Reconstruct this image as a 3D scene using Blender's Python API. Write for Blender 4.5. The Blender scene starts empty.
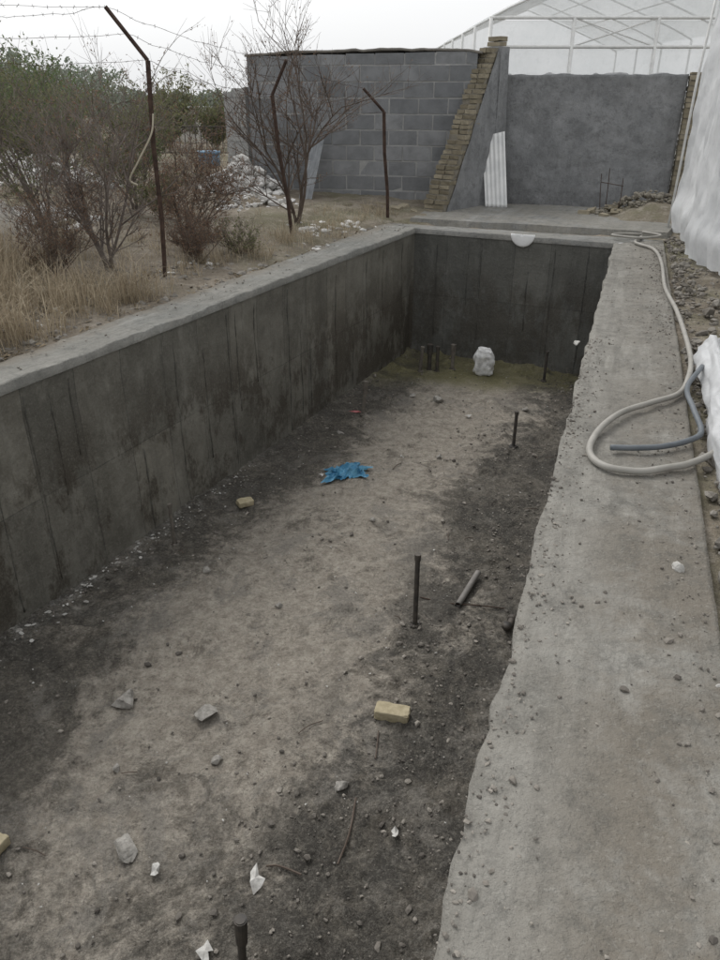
import bpy, math, random, bmesh
from mathutils import Vector, Matrix, noise
random.seed(7)
R=random.random
def U(a,b): return a+(b-a)*random.random()
sc=bpy.context.scene
def link(o): sc.collection.objects.link(o)
# ------------------------------------------------------------ materials
class NT:
    def __init__(s,name):
        s.m=bpy.data.materials.new(name); s.m.use_nodes=True
        s.t=s.m.node_tree; s.n=s.t.nodes; s.l=s.t.links
        s.b=s.n["Principled BSDF"]; s.out=s.n["Material Output"]
        s.tc=s.n.new("ShaderNodeTexCoord")
    def noise(s,scale,detail=4,rough=.6,stretch=None,seed=0,dist=0,uv=False):
        mp=s.n.new("ShaderNodeMapping"); s.l.new(s.tc.outputs["UV" if uv else "Object"],mp.inputs[0])
        mp.inputs["Location"].default_value=(seed*3.1,seed*1.7,seed*2.3)
        if stretch: mp.inputs["Scale"].default_value=stretch
        t=s.n.new("ShaderNodeTexNoise"); t.inputs["Scale"].default_value=scale
        t.inputs["Detail"].default_value=min(detail,6); t.inputs["Roughness"].default_value=rough
        t.inputs["Distortion"].default_value=dist
        s.l.new(mp.outputs[0],t.inputs["Vector"]); return t.outputs["Fac"]
    def rng(s,v,a,b,c=0,d=1):
        r=s.n.new("ShaderNodeMapRange"); s.l.new(v,r.inputs[0])
        for i,x in zip((1,2,3,4),(a,b,c,d)): r.inputs[i].default_value=x
        return r.outputs[0]
    def mix(s,f,a,b,mode='MIX'):
        m=s.n.new("ShaderNodeMix"); m.data_type='RGBA'; m.blend_type=mode
        for sock,v in ((m.inputs[0],f),(m.inputs[6],a),(m.inputs[7],b)):
            if isinstance(v,(int,float)): sock.default_value=v
            elif isinstance(v,tuple): sock.default_value=(v+(1,))[:4]
            else: s.l.new(v,sock)
        return m.outputs[2]
    def math(s,op,a,b):
        m=s.n.new("ShaderNodeMath"); m.operation=op
        for sock,v in ((m.inputs[0],a),(m.inputs[1],b)):
            if isinstance(v,(int,float)): sock.default_value=v
            else: s.l.new(v,sock)
        return m.outputs[0]
    def attr(s,name):
        a=s.n.new("ShaderNodeAttribute"); a.attribute_name=name; return a.outputs["Fac"]
    def isl(s):
        g=s.n.new("ShaderNodeNewGeometry"); return g.outputs["Random Per Island"]
    def fin(s,col,rough=.9,bumps=(),spec=.25):
        if isinstance(col,tuple): s.b.inputs["Base Color"].default_value=col+(1,)
        else: s.l.new(col,s.b.inputs["Base Color"])
        if isinstance(rough,(int,float)): s.b.inputs["Roughness"].default_value=rough
        else: s.l.new(rough,s.b.inputs["Roughness"])
        s.b.inputs["Specular IOR Level"].default_value=spec
        prev=None
        for h,st,d in bumps:
            bp=s.n.new("ShaderNodeBump"); bp.inputs["Strength"].default_value=st; bp.inputs["Distance"].default_value=d
            s.l.new(h,bp.inputs["Height"])
            if prev: s.l.new(prev,bp.inputs["Normal"])
            prev=bp.outputs[0]
        if prev: s.l.new(prev,s.b.inputs["Normal"])
        return s.m
def simple(name,c1,c2,scale=8,rough=.85,bs=40,bst=.3,bd=.01,metal=0,spec=.25,isl=False):
    n=NT(name); f=n.isl() if isl else n.rng(n.noise(scale),.3,.7)
    col=n.mix(f,c1,c2)
    if isl: col=n.mix(n.rng(n.noise(scale),.35,.7,0,.5),col,tuple(x*.6 for x in c1))
    n.b.inputs["Metallic"].default_value=metal
    return n.fin(col,rough,[(n.noise(bs,3),bst,bd)],spec)

def m_floor():
    n=NT("pool_floor_dirt")
    br=n.noise(1.3,6,.8,seed=1,dist=.6); br2=n.noise(7,6,.8,seed=2); fine=n.noise(55,4,.85,seed=3)
    s=n.math('ADD',n.attr("sand"),n.math('MULTIPLY',n.math('SUBTRACT',br,.5),3.0))
    s=n.math('ADD',s,n.math('MULTIPLY',n.math('SUBTRACT',br2,.5),1.8))
    s=n.rng(s,.28,.72)
    f2=n.rng(n.noise(13,5,.8,seed=5),.38,.62)
    dark=n.mix(f2,(.086,.078,.066),(.175,.158,.133))
    sand=n.mix(f2,(.26,.23,.192),(.43,.392,.335))
    c=n.mix(s,dark,sand)
    g=n.rng(n.noise(2.0,6,.8,seed=9,dist=.5),.52,.60,0,.65)
    c=n.mix(g,c,(.225,.21,.187))
    g2=n.rng(n.noise(3.1,6,.8,seed=29,dist=.5),.56,.62,0,.55)
    c=n.mix(g2,c,(.085,.074,.060))
    w=n.math('MULTIPLY',n.attr("edge"),n.rng(n.noise(11,6,.8,seed=11),.5,.6))
    c=n.mix(n.math('MULTIPLY',w,.8),c,(.46,.45,.42))
    wet=n.math('MULTIPLY',n.attr("wet"),n.rng(br,.3,.6,.55,1))
    c=n.mix(wet,c,(.20,.185,.095))
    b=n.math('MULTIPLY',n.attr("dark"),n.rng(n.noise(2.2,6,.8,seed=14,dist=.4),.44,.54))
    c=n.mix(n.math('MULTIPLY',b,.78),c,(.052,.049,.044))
    c=n.mix(n.rng(fine,.5,.72,0,.45),c,(.05,.046,.04))
    c=n.mix(n.rng(fine,.5,.3,0,.30),c,(.48,.45,.39))
    rough=n.rng(n.attr("wet"),0,1,.95,.35)
    return n.fin(c,rough,[(br2,.8,.06),(fine,.8,.016)])
def m_conc(name,a,b,brown=(.2,.17,.13),bf=.3,streak=None,gritty=1,seed=0,rimuv=False):
    n=NT(name)
    c=n.mix(n.rng(n.noise(2.2,6,.75,seed=seed),.37,.63),a,b)
    if streak: c=n.mix(n.rng(n.noise(3,6,.75,stretch=streak,seed=seed+3),.5,.75,0,.6),c,tuple(x*.55 for x in a))
    bn=n.noise(1.1,6,.82,seed=seed+5)
    if rimuv:
        st=n.noise(1.0,6,.7,stretch=(13,.9,1),seed=seed+11,uv=True)
        c=n.mix(n.rng(st,.42,.7,0,.55),c,tuple(x*.62 for x in a))
        c=n.mix(n.rng(n.noise(1.0,5,.75,stretch=(7,.8,1),seed=seed+12,uv=True),.52,.66,0,.5),c,tuple(min(1,x*1.25) for x in b))
        f=n.math('MULTIPLY',n.attr("brown"),n.rng(bn,.36,.52)); c=n.mix(f,c,brown)
    else: c=n.mix(n.rng(bn,.48,.62,0,bf),c,brown)
    c=n.mix(n.rng(n.noise(2.7,6,.85,seed=seed+17,dist=.4),.53,.63,0,.4),c,tuple(x*.6 for x in a))
    c=n.mix(n.rng(n.noise(9,6,.85,seed=seed+7),.5,.64,0,.55),c,tuple(x*.5 for x in a))
    c=n.mix(n.rng(n.noise(55,5,.85,seed=seed+8),.54,.72,0,.4*gritty),c,tuple(min(1,x*1.4) for x in b))
    return n.fin(c,.92,[(n.noise(9,5,.78,seed=seed+1),.6,.035),(n.noise(70,3,.8,seed=seed+2),.5*gritty,.008)])
def m_wall(name,a,b,damp,seed=0):
    n=NT(name)
    c=n.mix(n.rng(n.noise(1.6,6,.78,seed=seed),.4,.6),a,b)
    bk=n.n.new("ShaderNodeTexBrick"); n.l.new(n.tc.outputs["UV"],bk.inputs["Vector"])
    bk.offset=0; bk.inputs["Scale"].default_value=1; bk.inputs["Brick Width"].default_value=.43; bk.inputs["Row Height"].default_value=.79
    bk.inputs["Mortar Size"].default_value=.006; bk.inputs["Mortar Smooth"].default_value=.6
    bk.inputs["Color1"].default_value=(.78,.78,.77,1); bk.inputs["Color2"].default_value=(1.18,1.16,1.12,1); bk.inputs["Mortar"].default_value=(.55,.55,.55,1)
    c=n.mix(.9,c,bk.outputs["Color"],'MULTIPLY')
    st=n.noise(6,6,.75,stretch=(1,1,.10),seed=seed+2)
    c=n.mix(n.rng(st,.5,.66,0,.4),c,tuple(x*.55 for x in a))
    c=n.mix(n.rng(n.noise(4,6,.8,stretch=(1,1,.4),seed=seed+12),.52,.66,0,.45),c,tuple(x*1.35 for x in b))
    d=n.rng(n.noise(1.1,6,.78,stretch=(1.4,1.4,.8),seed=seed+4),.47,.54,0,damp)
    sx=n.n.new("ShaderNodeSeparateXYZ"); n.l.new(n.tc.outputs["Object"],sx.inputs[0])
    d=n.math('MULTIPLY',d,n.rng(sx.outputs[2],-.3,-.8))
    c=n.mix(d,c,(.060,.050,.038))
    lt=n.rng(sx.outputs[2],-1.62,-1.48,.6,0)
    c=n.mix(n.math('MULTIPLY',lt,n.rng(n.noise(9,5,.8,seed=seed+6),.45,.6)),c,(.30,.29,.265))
    c=n.mix(n.rng(n.noise(60,4,.8,seed=seed+8),.5,.75,0,.35),c,tuple(x*1.6 for x in b))
    return n.fin(c,.85,[(bk.outputs["Fac"],-.4,.006),(n.noise(9,6,.78,seed=seed+1),.6,.03)],.3)
MF=m_floor()
MRIM=m_conc("rim_concrete",(.205,.198,.178),(.29,.281,.256),(.172,.155,.130),.55,seed=1,rimuv=True)
MLR=m_conc("rim_concrete_left",(.20,.202,.188),(.29,.288,.268),(.20,.18,.15),.5,seed=13,rimuv=True)
MPLAT=m_conc("platform_concrete",(.20,.205,.20),(.29,.29,.28),(.22,.2,.16),.3,seed=21,rimuv=True)
MPL=m_conc("plaster_grey",(.195,.20,.205),(.275,.28,.285),(.165,.165,.165),.4,streak=(1,1,.3),gritty=.4,seed=31)
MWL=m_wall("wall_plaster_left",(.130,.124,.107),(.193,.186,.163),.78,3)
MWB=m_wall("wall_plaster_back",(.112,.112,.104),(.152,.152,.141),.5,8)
MBLK=simple("concrete_block",(.165,.172,.180),(.275,.28,.288),6,.95,60,.5,.006,isl=True)
MMOR=simple("mortar",(.27,.27,.27),(.37,.37,.36),12,.95,60,.5,.006)
MYB=simple("yellow_brick",(.20,.175,.125),(.34,.30,.225),14,.95,70,.6,.006,isl=True)
MMUD=simple("mud_mortar",(.16,.145,.12),(.25,.23,.19),12,.95,40,.6,.01)
MRUST=simple("rusty_steel",(.040,.028,.023),(.095,.062,.048),20,.85,90,.4,.003,metal=.2)
MPIPE=simple("dark_pipe",(.035,.035,.035),(.10,.085,.07),18,.6,80,.3,.002,spec=.4)
MHOSE=simple("hose_rubber",(.26,.25,.225),(.36,.345,.315),9,.55,60,.1,.002,spec=.4)
MHOSE2=simple("hose_dark",(.10,.115,.13),(.16,.175,.19),9,.5,60,.1,.002,spec=.4)
MWHITE=simple("white_plastic",(.62,.63,.63),(.80,.80,.79),5,.6,30,.2,.006)
MROCK=simple("rock",(.16,.145,.125),(.30,.28,.25),9,.95,50,.7,.01,isl=True)
MPEB=simple("pebbles",(.10,.09,.08),(.36,.33,.29),30,.95,50,.4,.006,isl=True)
MRUB=simple("white_rubble",(.44,.43,.41),(.80,.79,.77),7,.95,40,.5,.01,isl=True)
MWOOD=simple("twig_bark",(.085,.065,.052),(.16,.13,.11),9,.95,60,.4,.004)
MWOOD2=simple("grey_bark",(.12,.10,.088),(.22,.19,.17),9,.95,60,.4,.004)
def m_leaf(name,a,b,tr=.35):
    n=NT(name); c=n.mix(n.isl(),a,b); n.fin(c,.7,[],.2)
    t=n.n.new("ShaderNodeBsdfTranslucent"); n.l.new(c,t.inputs[0])
    ms=n.n.new("ShaderNodeMixShader"); ms.inputs[0].default_value=tr
    n.l.new(n.b.outputs[0],ms.inputs[1]); n.l.new(t.outputs[0],ms.inputs[2]); n.l.new(ms.outputs[0],n.out.inputs[0])
    return n.m
MLG=m_leaf("leaf_olive",(.085,.10,.045),(.20,.20,.10))
MLR2=m_leaf("leaf_rust",(.14,.08,.055),(.23,.16,.11))
MLGR=m_leaf("leaf_green",(.075,.115,.045),(.15,.19,.09))
MGRASS=m_leaf("dry_grass_blades",(.25,.20,.135),(.50,.43,.32),.3)
MFARHAZE=m_leaf("far_foliage_hazed",(.16,.195,.15),(.28,.31,.255),.2)  # distance haze put into the leaf colour as a paler green
MLIT=simple("litter",(.09,.07,.045),(.30,.24,.16),10,.95,isl=True)
def m_sheet(name,a,b,tr,clear=0,bst=.5):
    n=NT(name); c=n.mix(n.rng(n.noise(1.5,5,.7),.35,.65),a,b)
    c=n.mix(n.rng(n.noise(6,4,.7,seed=4),.53,.7,0,.35),c,tuple(x*.68 for x in a))
    n.fin(c,.45,[(n.noise(5,3,.6,stretch=(1,1,.3)),bst,.06)],.4)
    t=n.n.new("ShaderNodeBsdfTranslucent"); n.l.new(c,t.inputs[0])
    ms=n.n.new("ShaderNodeMixShader"); ms.inputs[0].default_value=tr
    n.l.new(n.b.outputs[0],ms.inputs[1]); n.l.new(t.outputs[0],ms.inputs[2]); last=ms.outputs[0]
    if clear:
        tp=n.n.new("ShaderNodeBsdfTransparent"); m2=n.n.new("ShaderNodeMixShader"); m2.inputs[0].default_value=clear
        n.l.new(last,m2.inputs[1]); n.l.new(tp.outputs[0],m2.inputs[2]); last=m2.outputs[0]
    n.l.new(last,n.out.inputs[0]); return n.m
MTARP=m_sheet("greenhouse_plastic",(.58,.59,.60),(.76,.77,.78),.25)
MFILM=m_sheet("greenhouse_film",(.68,.71,.72),(.82,.84,.85),.45,.38,.3)
MBLUE=simple("blue_bag_plastic",(.03,.17,.32),(.16,.40,.56),12,.4,30,.5,.01,spec=.5)
MFRAME=simple("greenhouse_frame_paint",(.62,.62,.61),(.78,.78,.76),12,.5,60,.1,.002)
def m_ground():
    n=NT("ground_soil")
    c=n.mix(n.rng(n.noise(1.2,6,.78),.38,.62),(.14,.118,.09),(.26,.225,.18))
    c=n.mix(n.rng(n.noise(.35,6,.7,seed=3),.48,.6,0,.6),c,(.15,.15,.085))
    c=n.mix(n.rng(n.noise(5,6,.8,seed=6),.5,.66,0,.6),c,(.38,.345,.295))
    c=n.mix(n.rng(n.noise(40,4,.8,seed=8),.45,.7,0,.5),c,(.07,.06,.05))
    return n.fin(c,.97,[(n.noise(5,6,.75,seed=1),.7,.06),(n.noise(45,4,.75,seed=2),.7,.015)])
MGR=m_ground()
# ------------------------------------------------------------ builders
def mesh_obj(name,v,f,mat,smooth=False,parent=None,uv=None,attrs=None):
    me=bpy.data.meshes.new(name); me.from_pydata([tuple(p) for p in v],[],f)
    me.materials.append(mat)
    if smooth: me.polygons.foreach_set("use_smooth",[True]*len(f))
    if attrs:
        for k,vals in attrs.items():
            a=me.attributes.new(k,'FLOAT','POINT'); a.data.foreach_set("value",vals)
    if uv:
        l=me.uv_layers.new(name="UVMap")
        for lp in me.loops: l.data[lp.index].uv=uv[lp.vertex_index]
    me.update(); o=bpy.data.objects.new(name,me); link(o)
    if parent: o.parent=parent
    return o
def empty(name):
    e=bpy.data.objects.new(name,None); link(e); return e
class MB:
    def __init__(s): s.v=[]; s.f=[]
    def box(s,c,size,M=None,jit=0):
        i=len(s.v); hx,hy,hz=[x/2 for x in size]
        for x in(-hx,hx):
            for y in(-hy,hy):
                for z in(-hz,hz):
                    p=Vector((x+U(-jit,jit),y+U(-jit,jit),z+U(-jit,jit)))
                    if M: p=M@p
                    s.v.append(p+Vector(c))
        for q in((0,1,3,2),(4,6,7,5),(0,4,5,1),(2,3,7,6),(0,2,6,4),(1,5,7,3)): s.f.append(tuple(i+k for k in q))
    def tube(s,pts,rad,n=6,cap=True):
        i0=len(s.v); pts=[Vector(p) for p in pts]; m=len(pts)
        if not isinstance(rad,(list,tuple)): rad=[rad]*m
        nrm=None
        for k,p in enumerate(pts):
            d=(pts[min(k+1,m-1)]-pts[max(k-1,0)]).normalized()
            if nrm is None: nrm=d.orthogonal().normalized()
            else:
                nrm=(nrm-d*nrm.dot(d)); nrm=nrm.normalized() if nrm.length>1e-6 else d.orthogonal().normalized()
            bi=d.cross(nrm)
            for j in range(n):
                a=2*math.pi*j/n; s.v.append(p+(nrm*math.cos(a)+bi*math.sin(a))*rad[k])
        for k in range(m-1):
            for j in range(n):
                a=i0+k*n+j; b=i0+k*n+(j+1)%n; s.f.append((a,b,b+n,a+n))
        if cap:
            s.f.append(tuple(i0+j for j in range(n))[::-1]); s.f.append(tuple(i0+(m-1)*n+j for j in range(n)))
    def rock(s,c,r,sq=(1,1,.7)):
        i=len(s.v); t=(1+5**.5)/2
        M=Matrix.Rotation(U(0,6.28),3,'Z')@Matrix.Rotation(U(-.4,.4),3,'X')
        e=U(.7,1.35)
        for p in ((-1,t,0),(1,t,0),(-1,-t,0),(1,-t,0),(0,-1,t),(0,1,t),(0,-1,-t),(0,1,-t),(t,0,-1),(t,0,1),(-t,0,-1),(-t,0,1)):
            q=Vector(p).normalized()*r*U(.6,1.2); q=Vector((q.x*sq[0]*e,q.y*sq[1]/e,q.z*sq[2])); s.v.append(M@q+Vector(c))
        for q in((0,11,5),(0,5,1),(0,1,7),(0,7,10),(0,10,11),(1,5,9),(5,11,4),(11,10,2),(10,7,6),(7,1,8),(3,9,4),(3,4,2),(3,2,6),(3,6,8),(3,8,9),(4,9,5),(2,4,11),(6,2,10),(8,6,7),(9,8,1)):
            s.f.append(tuple(i+k for k in q))
    def quad(s,c,a,b):
        i=len(s.v); s.v+= [c-a-b,c+a-b,c+a+b,c-a+b]; s.f.append((i,i+1,i+2,i+3))
    def obj(s,name,mat,smooth=False,parent=None): return mesh_obj(name,s.v,s.f,mat,smooth,parent)
def smooth_path(pts,k=8):
    P=[Vector(p) for p in pts]; P=[P[0]*2-P[1]]+P+[P[-1]*2-P[-2]]; out=[]
    for i in range(1,len(P)-2):
        for j in range(k):
            t=j/k; a,b,c,d=P[i-1:i+3]
            out.append(.5*((2*b)+(c-a)*t+(2*a-5*b+4*c-d)*t*t+(3*b-a-3*c+d)*t**3))
    out.append(P[-2]); return out
def fn(x,y,z=0,s=1,o=4): return noise.fractal(Vector((x*s,y*s,z*s+7.3)),1.0,2.0,o)
# ------------------------------------------------------------ pool
DEP=1.58
def xl(y): return -2.08+.4877*(y-4.10)
def xr(y): return .51+.347*(y-1.93) if y<4.5 else 1.402+.3495*(y-4.5)
LB=Vector((.69,9.78)); RB=Vector((2.87,8.72)); YN=-1.2
LN=Vector((xl(YN),YN)); RN=Vector((xr(YN),YN))
pool=empty("concrete_swimming_pool_basin")
def quadgrid(A,B,C,D,nu,nv):
    for j in range(nv+1):
        for i in range(nu+1):
            s=i/nu;t=j/nv
            yield s,t,(A*(1-s)+B*s)*(1-t)+(D*(1-s)+C*s)*t
def gridfaces(nu,nv): return [(j*(nu+1)+i,j*(nu+1)+i+1,(j+1)*(nu+1)+i+1,(j+1)*(nu+1)+i) for j in range(nv) for i in range(nu)]
def ss(a,b,x):
    t=max(0,min(1,(x-a)/(b-a))); return t*t*(3-2*t)
def floor_z(x,y): 
    cl=max(0,fn(x,y,21,5,3))
    return -DEP+fn(x,y,0,1.1,3)*.028+fn(x,y,3,7,4)*.013+cl*cl*.06
V=[];sand=[];wet=[];edge=[];dark=[]
NU,NV=190,460
ext=.04
for s,t,p in quadgrid(LN+Vector((-ext,0)),RN+Vector((ext,0)),RB+Vector((ext,ext)),LB+Vector((-ext,ext)),NU,NV):
    y=p.y; z=floor_z(p.x,p.y)
    e=ss(.10,0,s); er=ss(.88,1,s)
    z+=e*.03+er*.03+max(0,fn(p.x,p.y,9,16,3))*.020*(1-.8*ss(.2,.4,s)*(1-ss(.55,.75,s)))
    V.append((p.x,p.y,z))
    ctr=.50+.05*math.sin(y*.9)+(.02 if y<4 else 0)
    w=.24+.05*math.sin(y*1.7+1)
    sd=1-ss(w*.55,w*1.6,abs(s-ctr))
    if y<3.4: sd*=.40+.5*ss(1.0,3.4,y)
    sand.append(sd); edge.append(e*(1 if y<6 else .3)+er*.5)
    wet.append(ss(8.2,8.8,y+.3*(p.x-.7)*.486+fn(p.x,p.y,2,2,3)*.2))
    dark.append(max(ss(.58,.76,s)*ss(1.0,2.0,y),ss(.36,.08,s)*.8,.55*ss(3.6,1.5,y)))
mesh_obj("floor",V,gridfaces(NU,NV),MF,True,pool,attrs=dict(sand=sand,wet=wet,edge=edge,dark=dark))
def wall(name,A,B,mat,seed=0):
    L=(B-A).length; d=(B-A)/L; nrm=Vector((d.y,-d.x))
    nu=int(L/.035); nv=44; V=[];UVs=[]
    def off_(s,z): return (fn(s,z,seed,1.3,3)*.014-.014)*ss(0,-.25,z)
    for j in range(nv+1):
        for i in range(nu+1):
            s=i/nu*L; z=-1.68+1.66*j/nv
            off=off_(s,z)+fn(s,z,seed+4,9,3)*.004*ss(0,-.25,z)
            if i in(0,nu): off=0
            p=A+d*s+nrm*off; V.append((p.x,p.y,z)); UVs.append((s,z+1.6))
    mesh_obj(name,V,gridfaces(nu,nv),mat,True,pool,uv=UVs)
    m=MB(); s=.3
    while s<L-.2:
        hgt=U(.5,1.5) if R()<.6 else 1.5
        top=-.12 if R()<.6 else U(-.9,-.15)
        pts=[];z=top
        while z>max(top-hgt,-1.6):
            p=A+d*(s+fn(s,z,5,3,2)*.010)+nrm*(off_(s,z)+.001); pts.append((p.x,p.y,z)); z-=.06
        if len(pts)>2: m.tube(pts,[U(.001,.009) for _ in pts],5)
        s+=U(.12,.6)
    m.obj(name+"_formwork_ridges",mat,True,pool)
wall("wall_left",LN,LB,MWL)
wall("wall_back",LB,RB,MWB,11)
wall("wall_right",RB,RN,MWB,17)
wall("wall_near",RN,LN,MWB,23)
def rim(name,A,B,Co,Do,nu,nv,mat,amp=.01,rag=.02,brown=lambda t,p:.5):
    V=[];UVs=[];br=[]
    inn=(Vector((A.x+B.x,A.y+B.y))*.5-Vector((Co.x+Do.x,Co.y+Do.y))*.5).normalized(); L=(B-A).length; W=(A-Do).length
    def ro(p): return .012+rag*fn(p.x,p.y,1,4,5)
    for s,t,p in quadgrid(A,B,Co,Do,nu,nv):
        if t==0:
            q=p+inn*(ro(p)*.9); V.append((q.x,q.y,-.06)); UVs.append((0,s*L)); br.append(brown(0,p))
    for s,t,p in quadgrid(A,B,Co,Do,nu,nv):
        z=fn(p.x,p.y,0,1.5,3)*amp+fn(p.x,p.y,5,11,4)*amp*.5
        if t==0: p=p+inn*ro(p); z-=.004
        if t>=.999: z-=.06
        V.append((p.x,p.y,z)); UVs.append((t*W,s*L)); br.append(brown(t,p))
    mesh_obj(name,V,gridfaces(nu,nv+1),mat,True,pool,uv=UVs,attrs=dict(brown=br))
OLN=Vector((-5.3,-2.0)); ORN=Vector((-.15,-2.0)); ORB=Vector((3.50,8.93)); OLB=Vector((.36,10.22))
rim("rim_left",LN,LB,OLB,OLN,520,30,MLR,.016,.008,lambda t,p:.25+.75*ss(.5,1,t))
rim("rim_back",LB,RB,ORB,OLB,90,14,MPLAT,.007,.006,lambda t,p:.3)
rim("rim_right",RB,RN,ORN,ORB,620,40,MRIM,.014,.022,lambda t,p:(.25+.75*ss(.1,.6,t))*(.5+.5*ss(5,1.5,p.y)))
rim("rim_near",RN,LN,OLN,ORN,60,8,MRIM,.01)
V=[];UVs=[]
A=Vector((.62,10.30));B=Vector((3.62,9.08));Cq=Vector((4.7,11.15));Dq=Vector((1.2,12.0))
for s,t,p in quadgrid(A,B,Cq,Dq,80,50):
    z=.045+fn(p.x,p.y,0,1.6,3)*.012
    if s in(0,1) or t in(0,1): z=-.06
    V.append((p.x,p.y,z)); UVs.append((s*3,t*2))
mesh_obj("concrete_platform",V,gridfaces(80,50),MPLAT,False,uv=UVs,attrs=dict(brown=[.5]*len(V)))
# ------------------------------------------------------------ ground sheet with the pool cut out
hole=[OLN+Vector((.08,.08)),ORN+Vector((-.08,.08)),ORB+Vector((-.08,-.05)),OLB+Vector((.06,-.08))]
loop=[]
for i in range(4):
    a=hole[i];b=hole[(i+1)%4];n=max(12,int((b-a).length/.09))
    for k in range(n): loop.append(a.lerp(b,k/n))
cen=Vector((-.3,4.2)); NL=len(loop); NRG=95
def gz(x,y,d):
    h=-.035+fn(x,y,0,.8,4)*.05*min(1,d/.6)+fn(x,y,5,5,4)*.02
    if x<xl(y): h+=.05*ss(0,.6,d)+.10*ss(.5,2.5,d)
    for mx,my,mr,mh in((-3.9,7.6,.75,.30),(-2.0,13.5,2.0,.25),(-4.5,11,1.6,.3),(3.95,10.5,.8,.26)):
        q=((x-mx)**2+(y-my)**2)/mr**2
        if q<4: h+=mh*math.exp(-q*1.5)
    return h
V=[];F=[]
for r in range(NRG):
    f=r/(NRG-1); dist=.05*r+ (math.exp(f*9.2)-1)*.055
    for k,p in enumerate(loop):
        dr=(p-cen).normalized() 
        q=p+dr*dist; V.append((q.x,q.y,gz(q.x,q.y,dist) if dist<60 else 0))
for r in range(NRG-1):
    for k in range(NL):
        a=r*NL+k;b=r*NL+(k+1)%NL; F.append((a,b,b+NL,a+NL))
mesh_obj("ground",V,F,MGR,True)
def dist_rim(x,y): return max(0,(xl(y)-.5-x))*.9
def gl(x,y): return gz(x,y,dist_rim(x,y))
# ------------------------------------------------------------ floor debris
m=MB()
for _ in range(8000):
    s=R(); t=R()**1.3; y=YN+.8+(9.4-YN)*t; a=xl(y)+.03; b=xr(y)-.03
    if R()<.55: s=1-abs(random.gauss(0,.18))
    elif R()<.35: s=abs(random.gauss(0,.12))
    if not 0<s<1: continue
    x=a+(b-a)*s
    if noise.noise(Vector((x*1.3,y*1.3,4)))<U(-.5,.2): continue
    if y>9.78-(x-.69)*.486-.05: continue
    r=min(.026,.003+random.expovariate(1/.0036)); m.rock((x,y,floor_z(x,y)+r*.35+(.025 if s<.05 or s>.95 else .004)),r,(1,1,.7))
m.obj("floor_gravel",MPEB)
MCR=simple("mortar_crumb",(.32,.305,.28),(.66,.65,.62),7,.95,40,.5,.01,isl=True)
m=MB()
for _ in range(240):
    y=2.4+3.8*R()**1.4; x=xl(y)+abs(random.gauss(0,.10))+.02
    r=U(.004,.024)*(1.5-y*.17); m.rock((x,y,floor_z(x,y)+.03),r,(1,1,.4))
for _ in range(260):
    y=U(1.2,9); x=xl(y)+(xr(y)-xl(y))*U(.05,.97)
    r=U(.002,.009); m.rock((x,y,floor_z(x,y)+.012),r,(1,1,.5))
m.obj("mortar_crumbs",MCR)
def rock_obj(name,x,y,r,mat,z=None,sq=(1,1,.8)):
    bm=bmesh.new(); bmesh.ops.create_icosphere(bm,subdivisions=3,radius=1)
    o3=U(0,90); pl=[(Vector((U(-1,1),U(-1,1),U(-1,1))).normalized(),U(.45,.8)) for _ in range(12)]
    ex=U(.8,1.25)
    for v in bm.verts:
        n=v.co.normalized(); q=n*(1+.3*noise.noise(n*1.3+Vector((o3,0,0))))
        for pn,pd in pl:
            dd=q.dot(pn)-pd
            if dd>0: q=q-pn*dd
        q*=1+.10*noise.noise(n*5+Vector((0,o3,0)))+.05*noise.noise(n*13+Vector((0,o3,0)))
        v.co=Vector((q.x*sq[0]*ex,q.y*sq[1]/ex,q.z*sq[2]))*r*1.35
    me=bpy.data.meshes.new(name); bm.to_mesh(me); bm.free(); me.materials.append(mat)
    o=bpy.data.objects.new(name,me); link(o); o.location=(x,y,(floor_z(x,y) if z is None else z)+r*sq[2]*.55); o.rotation_euler=(U(-.3,.3),0,U(0,6)); return o
MRS=simple("grey_stone",(.20,.19,.17),(.42,.40,.37),28,.95,60,.8,.01)
for x,y,r in((-1.336,3.22,.060),(-.86,3.12,.062),(-1.06,2.26,.055),(.87,7.8,.05),(-1.25,2.75,.02),(-.75,2.8,.028),(-.1,2.62,.03),(-.55,4.1,.022),(-1.1,4.5,.025),(.1,5.2,.02),(.75,6.4,.03),(-.2,7.0,.028),(.6,8.0,.03),(1.8,7.6,.03)):
    rock_obj("rock",x,y,r,MRS)
MYB1=simple("loose_yellow_brick",(.32,.275,.18),(.48,.42,.29),26,.95,70,.5,.004)
def brick(name,x,y,ang,size=(.20,.095,.06),z=None,tilt=0):
    bm=bmesh.new(); bmesh.ops.create_cube(bm,size=1)
    for v in bm.verts: v.co=Vector((v.co.x*size[0],v.co.y*size[1],v.co.z*size[2]))
    bmesh.ops.subdivide_edges(bm,edges=bm.edges[:],cuts=7,use_grid_fill=True)
    for v in bm.verts:
        k=fn(v.co.x+x,v.co.y+y,v.co.z,25,3); q=v.co
        ed=sum(abs(abs(q[i])-size[i]/2)<1e-4 for i in range(3))
        v.co=q*(1-.05*(ed-1)*(.5+R()*1.1) if ed>1 else 1)+q.normalized()*k*.005
    me=bpy.data.meshes.new(name); bm.to_mesh(me); bm.free(); me.materials.append(MYB1)
    o=bpy.data.objects.new(name,me); link(o); o.location=(x,y,(floor_z(x,y) if z is None else z)+size[2]/2+.002); o.rotation_euler=(tilt,.03,ang)
brick("yellow_brick",.177,3.08,-.22,(.19,.09,.06))
brick("yellow_brick",-.96,5.48,.5,(.13,.09,.05))
brick("yellow_brick",-1.68,2.26,1.2,(.15,.09,.06))
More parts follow.
